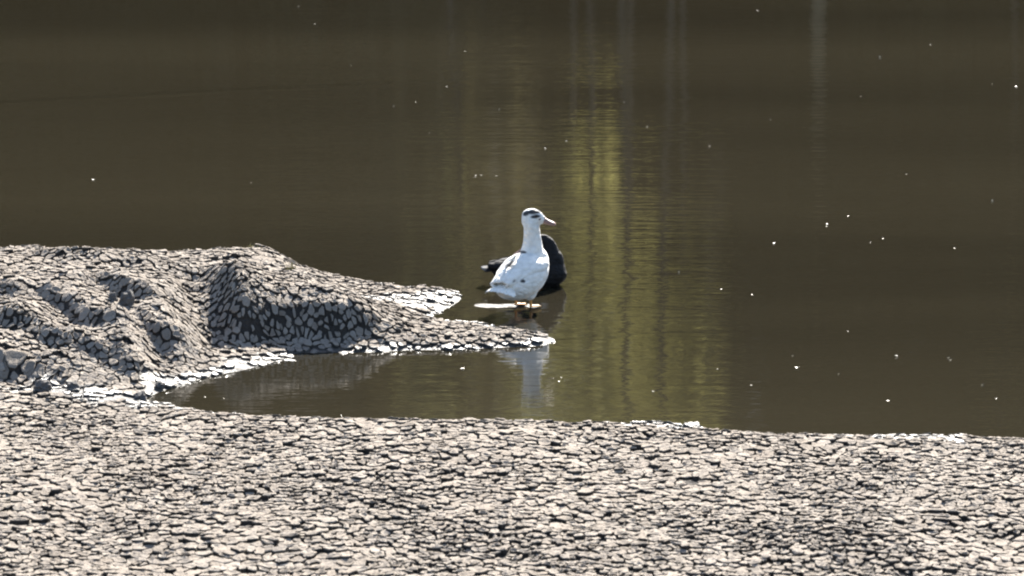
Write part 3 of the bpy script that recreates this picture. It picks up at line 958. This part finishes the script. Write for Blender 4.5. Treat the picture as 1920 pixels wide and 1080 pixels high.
# weeds on the right shoulder of the bank
N = Nodes('dry_yellow_grass'); N.b.inputs['Base Color'].default_value = (0.22, 0.19, 0.07, 1); N.b.inputs['Roughness'].default_value = 0.8
GRASS = N.m
def tuft(px, py, h, n, ht, lab, seed):
    rr = random.Random(seed)
    q = land(px, py, h)
    z = float(grid_interp(GH, q.x, q.y))
    V, F = [], []
    for k in range(n):
        a = rr.uniform(0, 6.28); lean = rr.uniform(0.1, 0.7); L = ht * rr.uniform(0.5, 1.1)
        b = Vector((rr.gauss(0, 0.02), rr.gauss(0, 0.02), 0)); d = Vector((math.cos(a), math.sin(a), 0)); s = Vector((-d.y, d.x, 0)) * 0.0022
        o = len(V)
        for t, w in ((0, 1), (0.5, 0.8), (1, 0.1)):
            c = b + d * (lean * L * t * t) + Vector((0, 0, L * t * (1 - 0.25 * t * lean)))
            V += [c - s * w, c + s * w]
        F += [(o, o + 1, o + 3, o + 2), (o + 2, o + 3, o + 5, o + 4)]
    me = mesh('blades', V, F, False)
    o = link('grass_tuft', me, GRASS); o.location = (q.x, q.y, z)
    tag(o, lab, 'grass', 'dry tufts on the bank')
tuft(546, 508, 0.15, 26, 0.06, 'short yellowish grass tuft on the right shoulder of the bank', 1)
tuft(474, 468, 0.24, 18, 0.05, 'thin dry grass tuft on the crest of the bank', 2)

# ------------------------------------------------------------------ flecks floating on the water
N = Nodes('pale_floating_leaf'); N.b.inputs['Base Color'].default_value = (0.66, 0.63, 0.54, 1); N.b.inputs['Roughness'].default_value = 0.35
n_ = N.noise(N.add('ShaderNodeTexCoord').outputs['Object'], 90, 2); N.l(N.ramp(n_, [(0.3, (0.20, 0.18, 0.12)), (0.7, (0.38, 0.36, 0.30))]), N.b.inputs['Base Color'])
FLECK = N.m
def fleck_mesh(seed, L, W, curl):
    rr = random.Random(seed)
    V, F = [], []
    prof = [(0, .1), (.15, .55), (.35, .95), (.55, 1), (.75, .75), (.92, .35), (1, .06)]
    for t, w in prof:
        for e in (-1, 0, 1):
            x = (t - .5) * L; y = e * W * w * 0.5
            z = curl * ((2 * t - 1) ** 2) * L * 0.5 + (abs(e) * W * 0.28 * w) + 0.0012
            V.append((x, y + rr.gauss(0, .0004), z))
    for i in range(len(prof) - 1):
        for j in range(2):
            a = i * 3 + j
            F.append((a, a + 3, a + 4, a + 1))
    me = mesh('floating_leaf', V, F)
    bm = bmesh.new(); bm.from_mesh(me); bmesh.ops.solidify(bm, geom=bm.faces[:], thickness=0.0008); bm.to_mesh(me); bm.free()
    return me
FM = [fleck_mesh(i, 0.022, 0.012, c) for i, c in enumerate((0.35, 0.7, 1.0, 0.2))]
for m_ in FM: m_.materials.append(FLECK)
big = {(1451, 457): 'bright pale leaf fleck floating alone right of the ducks', (1494, 691): 'brightest pale fleck on the water of the lower right',
       (175, 338): 'lone bright fleck on the water above the mud bank', (1650, 108): 'bright fleck highest among those on the right water',
       (1680, 669): 'pale fleck right of the brightest one on the lower right water', (1551, 422): 'pale fleck between the ducks and the right edge, above its neighbour',
       (1905, 163): 'pale fleck at the upper right edge of the water', (867, 692): 'pale fleck on the inlet water left of the white duck reflection', (1860, 378): 'pale fleck near the right edge at mid height'}
small = [(1614, 181), (838, 163), (658, 123), (1700, 327), (1590, 406), (1656, 448), (1632, 455), (1790, 466), (1408, 723), (1841, 723), (1486, 668), (1590, 622), (1273, 511), (1352, 543), (738, 531),
         (902, 329), (930, 330), (892, 330), (471, 343), (936, 206), (872, 96), (780, 192), (738, 200), (1022, 279), (1062, 265), (805, 250), (1213, 238), (1410, 553), (1782, 676), (1778, 672), (1572, 702),
         (1665, 752), (1860, 158), (1445, 225), (1330, 275), (1745, 85), (1420, 20), (1170, 192), (560, 12), (590, 45), (1868, 748), (1345, 692), (1048, 716), (1052, 708), (640, 780), (420, 748), (385, 745), (1225, 735)]
for (px, py), lab in big.items():
    o = link('floating_leaf', FM[(px + py) % 4]); o.location = ground_at(px, py); o.scale = (1.1, 1.1, 1.1); o.rotation_euler = (0, 0, px * 0.7)
    tag(o, lab, 'leaf', 'flecks floating on the water')
for px, py in small:
    o = link('floating_leaf', FM[(px * 3 + py) % 4]); o.location = ground_at(px, py); s = 0.38 + 0.35 * random.random(); o.scale = (s, s, s); o.rotation_euler = (0, 0, px * 0.7)
    tag(o, 'one of the tiny faint pale flecks scattered on the dark water', 'leaf', 'tiny faint flecks on the water')

# ------------------------------------------------------------------ far bank trees, seen mirrored in the water
def leaf_mat(name, c1, c2, trans):
    N = Nodes(name)
    n = N.noise(N.pos(), 0.9, 4)
    c = N.ramp(n, [(0.35, c1), (0.65, c2)])
    N.l(c, N.b.inputs['Base Color'])
    N.b.inputs['Roughness'].default_value = 0.75
    N.b.inputs['Specular IOR Level'].default_value = 0.12
    t = N.add('ShaderNodeBsdfTranslucent')
    N.l(N.mix(0.75, c, (1.0, 0.95, 0.55), 'MULTIPLY'), t.inputs[0])
    a = N.add('ShaderNodeMixShader'); a.inputs[0].default_value = trans
    N.l(N.b.outputs[0], a.inputs[1]); N.l(t.outputs[0], a.inputs[2])
    N.l(a.outputs[0], N.out.inputs[0])
    return N.m
LEAF_DARK = leaf_mat('dark_leaves', (0.024, 0.023, 0.012), (0.042, 0.040, 0.019), 0.25)
LEAF_GREY = leaf_mat('skylit_grey_leaves', (0.08, 0.075, 0.05), (0.12, 0.11, 0.075), 0.45)  # paler grey: sky light put into the leaf colour
LEAF_YEL = leaf_mat('yellow_green_leaves', (0.29, 0.285, 0.13), (0.41, 0.40, 0.20), 0.66)
LEAF_PALE = leaf_mat('pale_green_leaves', (0.28, 0.28, 0.16), (0.40, 0.40, 0.24), 0.62)
BARK = plain('brown_bark', (0.055, 0.043, 0.032), 0.9, 0.35, 5)
BARK_PALE = plain('pale_bark', (0.15, 0.115, 0.072), 0.85, 0.25, 5)

def tube(V, F, a, b, ra, rb, n=7, k=4, wob=0.0):
    a, b = Vector(a), Vector(b)
    d = (b - a).normalized()
    s = d.orthogonal().normalized(); u = d.cross(s)
    o = len(V)
    for i in range(k + 1):
        t = i / k
        c = a.lerp(b, t) + Vector((random.gauss(0, wob), random.gauss(0, wob), 0)) * (0 < i < k)
        r = ra + (rb - ra) * t
        for j in range(n):
            an = 2 * math.pi * j / n
            V.append(c + (s * math.cos(an) + u * math.sin(an)) * r)
    for i in range(k):
        for j in range(n):
            q = (j + 1) % n
            F.append((o + i * n + j, o + i * n + q, o + (i + 1) * n + q, o + (i + 1) * n + j))

def tree_meshes(h, z0, rad, trunk_r, n_clump, n_leaf, leaf, mats, seed, slim=False):
    r0 = np.random.default_rng(seed)
    V, F = [], []
    top = Vector((r0.normal(0, 0.2), r0.normal(0, 0.2), h * 0.9))
    tube(V, F, (0, 0, -0.4), top, trunk_r, trunk_r * 0.25, 9, 8, 0.03)
    C = []
    while len(C) < n_clump:
        t = r0.random(); z = z0 + (h - z0) * t
        prof = (math.sin(math.pi * min(1, 0.12 + t * 0.83)) ** 0.7) if not slim else (0.6 + 0.4 * math.sin(math.pi * t)) * (1 if t < 0.85 else 0.6)
        a = r0.random() * 6.283; rr_ = rad * prof * math.sqrt(r0.random()) * (0.85 + 0.3 * r0.random())
        C.append((rr_ * math.cos(a), rr_ * math.sin(a), z))
    for c in C[:14 if not slim else 8]:
        zb = max(z0 * 0.6, c[2] - 0.9 - 0.4 * abs(c[0]))
        tube(V, F, (0, 0, zb), c, trunk_r * 0.35, trunk_r * 0.08, 6, 3, 0.05)
    wood = mesh('trunk', V, F)
    C = np.array(C)
    k = r0.integers(0, n_clump, n_leaf)
    sz = rad * (0.24 if not slim else 0.33)
    P = C[k] + r0.normal(0, 1, (n_leaf, 3)) * [sz, sz, sz * 0.7]
    A = r0.normal(0, 1, (n_leaf, 3)); A /= np.linalg.norm(A, axis=1)[:, None]
    B = np.cross(A, r0.normal(0, 1, (n_leaf, 3))); B /= np.linalg.norm(B, axis=1)[:, None]
    L = leaf * (0.6 + 0.8 * r0.random((n_leaf, 1)))
    v = np.stack([P - A * L, P + B * L * 0.45, P + A * L, P - B * L * 0.45], 1).reshape(-1, 3)
    crown = np_mesh('crown', v, np.arange(n_leaf * 4).reshape(-1, 4), False)
    wood.materials.append(mats[0]); crown.materials.append(mats[1])
    return wood, crown

def far_z(x, y):
    j = int(np.argmin(abs(ys - y))); i = int(np.argmin(abs(xs - x)))
    return float(ZZ[j, i])
def plant_tree(kind, x, y, label, group, s=1.0, rz=None, name='broadleaf_tree'):
    wood, crown = kind
    e = empty(name, (x, y, far_z(x, y) - 0.05), random.random() * 6.28 if rz is None else rz)
    e.scale = (s, s, s * random.uniform(0.94, 1.06))
    tag(e, label, 'tree', group)
    link('trunk', wood, None, e); link('crown', crown, None, e)
    return e
DARK = [tree_meshes(15.5, 1.2, 2.5, 0.20, 95, 9000, 0.26, (BARK, LEAF_DARK), 11 + i) for i in range(3)]
GREY = [tree_meshes(14.5, 1.0, 2.1, 0.17, 80, 7000, 0.25, (BARK, LEAF_GREY), 31 + i) for i in range(2)]
def slim(z0, h, r, n, m, sd): return tree_meshes(h, z0, r, 0.07, max(20, n // 32), n, 0.14, (BARK, m), sd, True)
YEL = [slim(5.4, 10.0, 0.70, 800, LEAF_YEL, 51), slim(6.8, 12.9, 0.72, 950, LEAF_YEL, 52), slim(7.4, 13.2, 0.66, 1000, LEAF_YEL, 53),
       slim(7.4, 13.2, 0.95, 1200, LEAF_PALE, 54), slim(6.2, 11.8, 0.55, 550, LEAF_PALE, 55), slim(8.2, 12.4, 0.45, 450, LEAF_YEL, 56)]
PALE = tree_meshes(13.0, 5.0, 1.2, 0.15, 60, 4200, 0.22, (BARK_PALE, LEAF_DARK), 71)
THIN = tree_meshes(17.0, 14.0, 0.9, 0.075, 30, 1400, 0.2, (BARK, LEAF_DARK), 81)
g1, g2, g3 = 'front trees of the far bank', 'hillside trees behind the far bank', 'slender yellow-green trees of the far bank'
for i, (x, y, k, lab) in enumerate([
    (-15.2, 70.5, 0, 'dark tree of the far bank, farthest left of its row'), (-12.4, 70.0, 1, 'dark tree second from the left on the far bank'),
    (-9.5, 70.4, 2, 'dark tree of the far bank mirrored past the left picture edge'), (-7.0, 70.0, 0, 'dark tree of the far bank mirrored in the upper left water'),
    (-4.6, 70.3, 1, 'dark tree of the far bank mirrored above the crest of the bank'), (6.3, 70.2, 2, 'dark tree of the far bank mirrored right of the yellow reflections'),
    (8.7, 70.8, 0, 'dark tree of the far bank mirrored near the right picture edge'), (11.0, 70.0, 1, 'dark tree of the far bank mirrored past the right edge'),
    (13.1, 70.5, 2, 'dark tree second from the right on the far bank'), (15.9, 70.2, 0, 'dark tree of the far bank, farthest right of its row')]):
    plant_tree(DARK[k], x, y, lab, g1)
for i, (x, y, k, lab) in enumerate([
    (-2.5, 70.6, 0, 'greyish tree of the far bank mirrored left of the ducks'), (-2.1, 78.5, 1, 'greyish tree set back behind the one mirrored left of the ducks'),
    (9.0, 79.0, 0, 'greyish tree set back behind the dark trees on the right')]):
    plant_tree(GREY[k], x, y, lab, g1)
words = ['farthest left', 'second from left', 'third from left', 'fourth from left', 'left of the middle', 'in the middle', 'right of the middle', 'fourth from right', 'third from right', 'second from right', 'farthest right']
for i, wd in enumerate(words):
    plant_tree(DARK[i % 3], -19 + 3.8 * i, 97 + (i % 2) * 2.2, 'dark hillside tree behind the far bank, ' + wd, g2)
for x, y, k, s, lab in [
    (1.25, 68.6, 0, 1.0, 'slender yellow-green tree mirrored brightest, just right of the ducks'), (1.95, 68.9, 1, 1.0, 'slender yellow-green tree between the two thin dark trunks'),
    (2.68, 68.7, 2, 1.0, 'slender yellow-green tree at the right end of the bright reflections'), (0.95, 69.5, 3, 1.0, 'slender pale green tree mirrored below and right of the white duck'),
    (-1.15, 68.9, 4, 1.0, 'slender pale green tree mirrored left of the ducks'), (7.9, 68.6, 5, 1.0, 'slender yellow-green tree mirrored at the right picture edge')]:
    plant_tree(YEL[k], x, y, lab, g3, s, name='slender_tree')
plant_tree(PALE, 4.7, 68.2, 'pale-trunked tree mirrored as a light streak in the upper right water', g1, name='pale_trunk_tree')
plant_tree(THIN, 1.66, 67.9, 'thin dark trunk mirrored right of the ducks, left of its twin', g1, name='thin_tree')
plant_tree(THIN, 2.50, 67.8, 'thin dark trunk mirrored farthest right among the yellow reflections', g1, name='thin_tree')
for x, y, k, s_, lab in [(0.6, 84.0, 0, 0.55, 'short dark tree on the slope behind the clearing, leftmost of three'), (2.7, 85.5, 1, 0.58, 'short dark tree on the slope behind the clearing, middle of three'),
                         (4.9, 84.4, 2, 0.55, 'short dark tree on the slope behind the clearing, rightmost of three')]:
    plant_tree(DARK[k], x, y, lab, g2, s_)
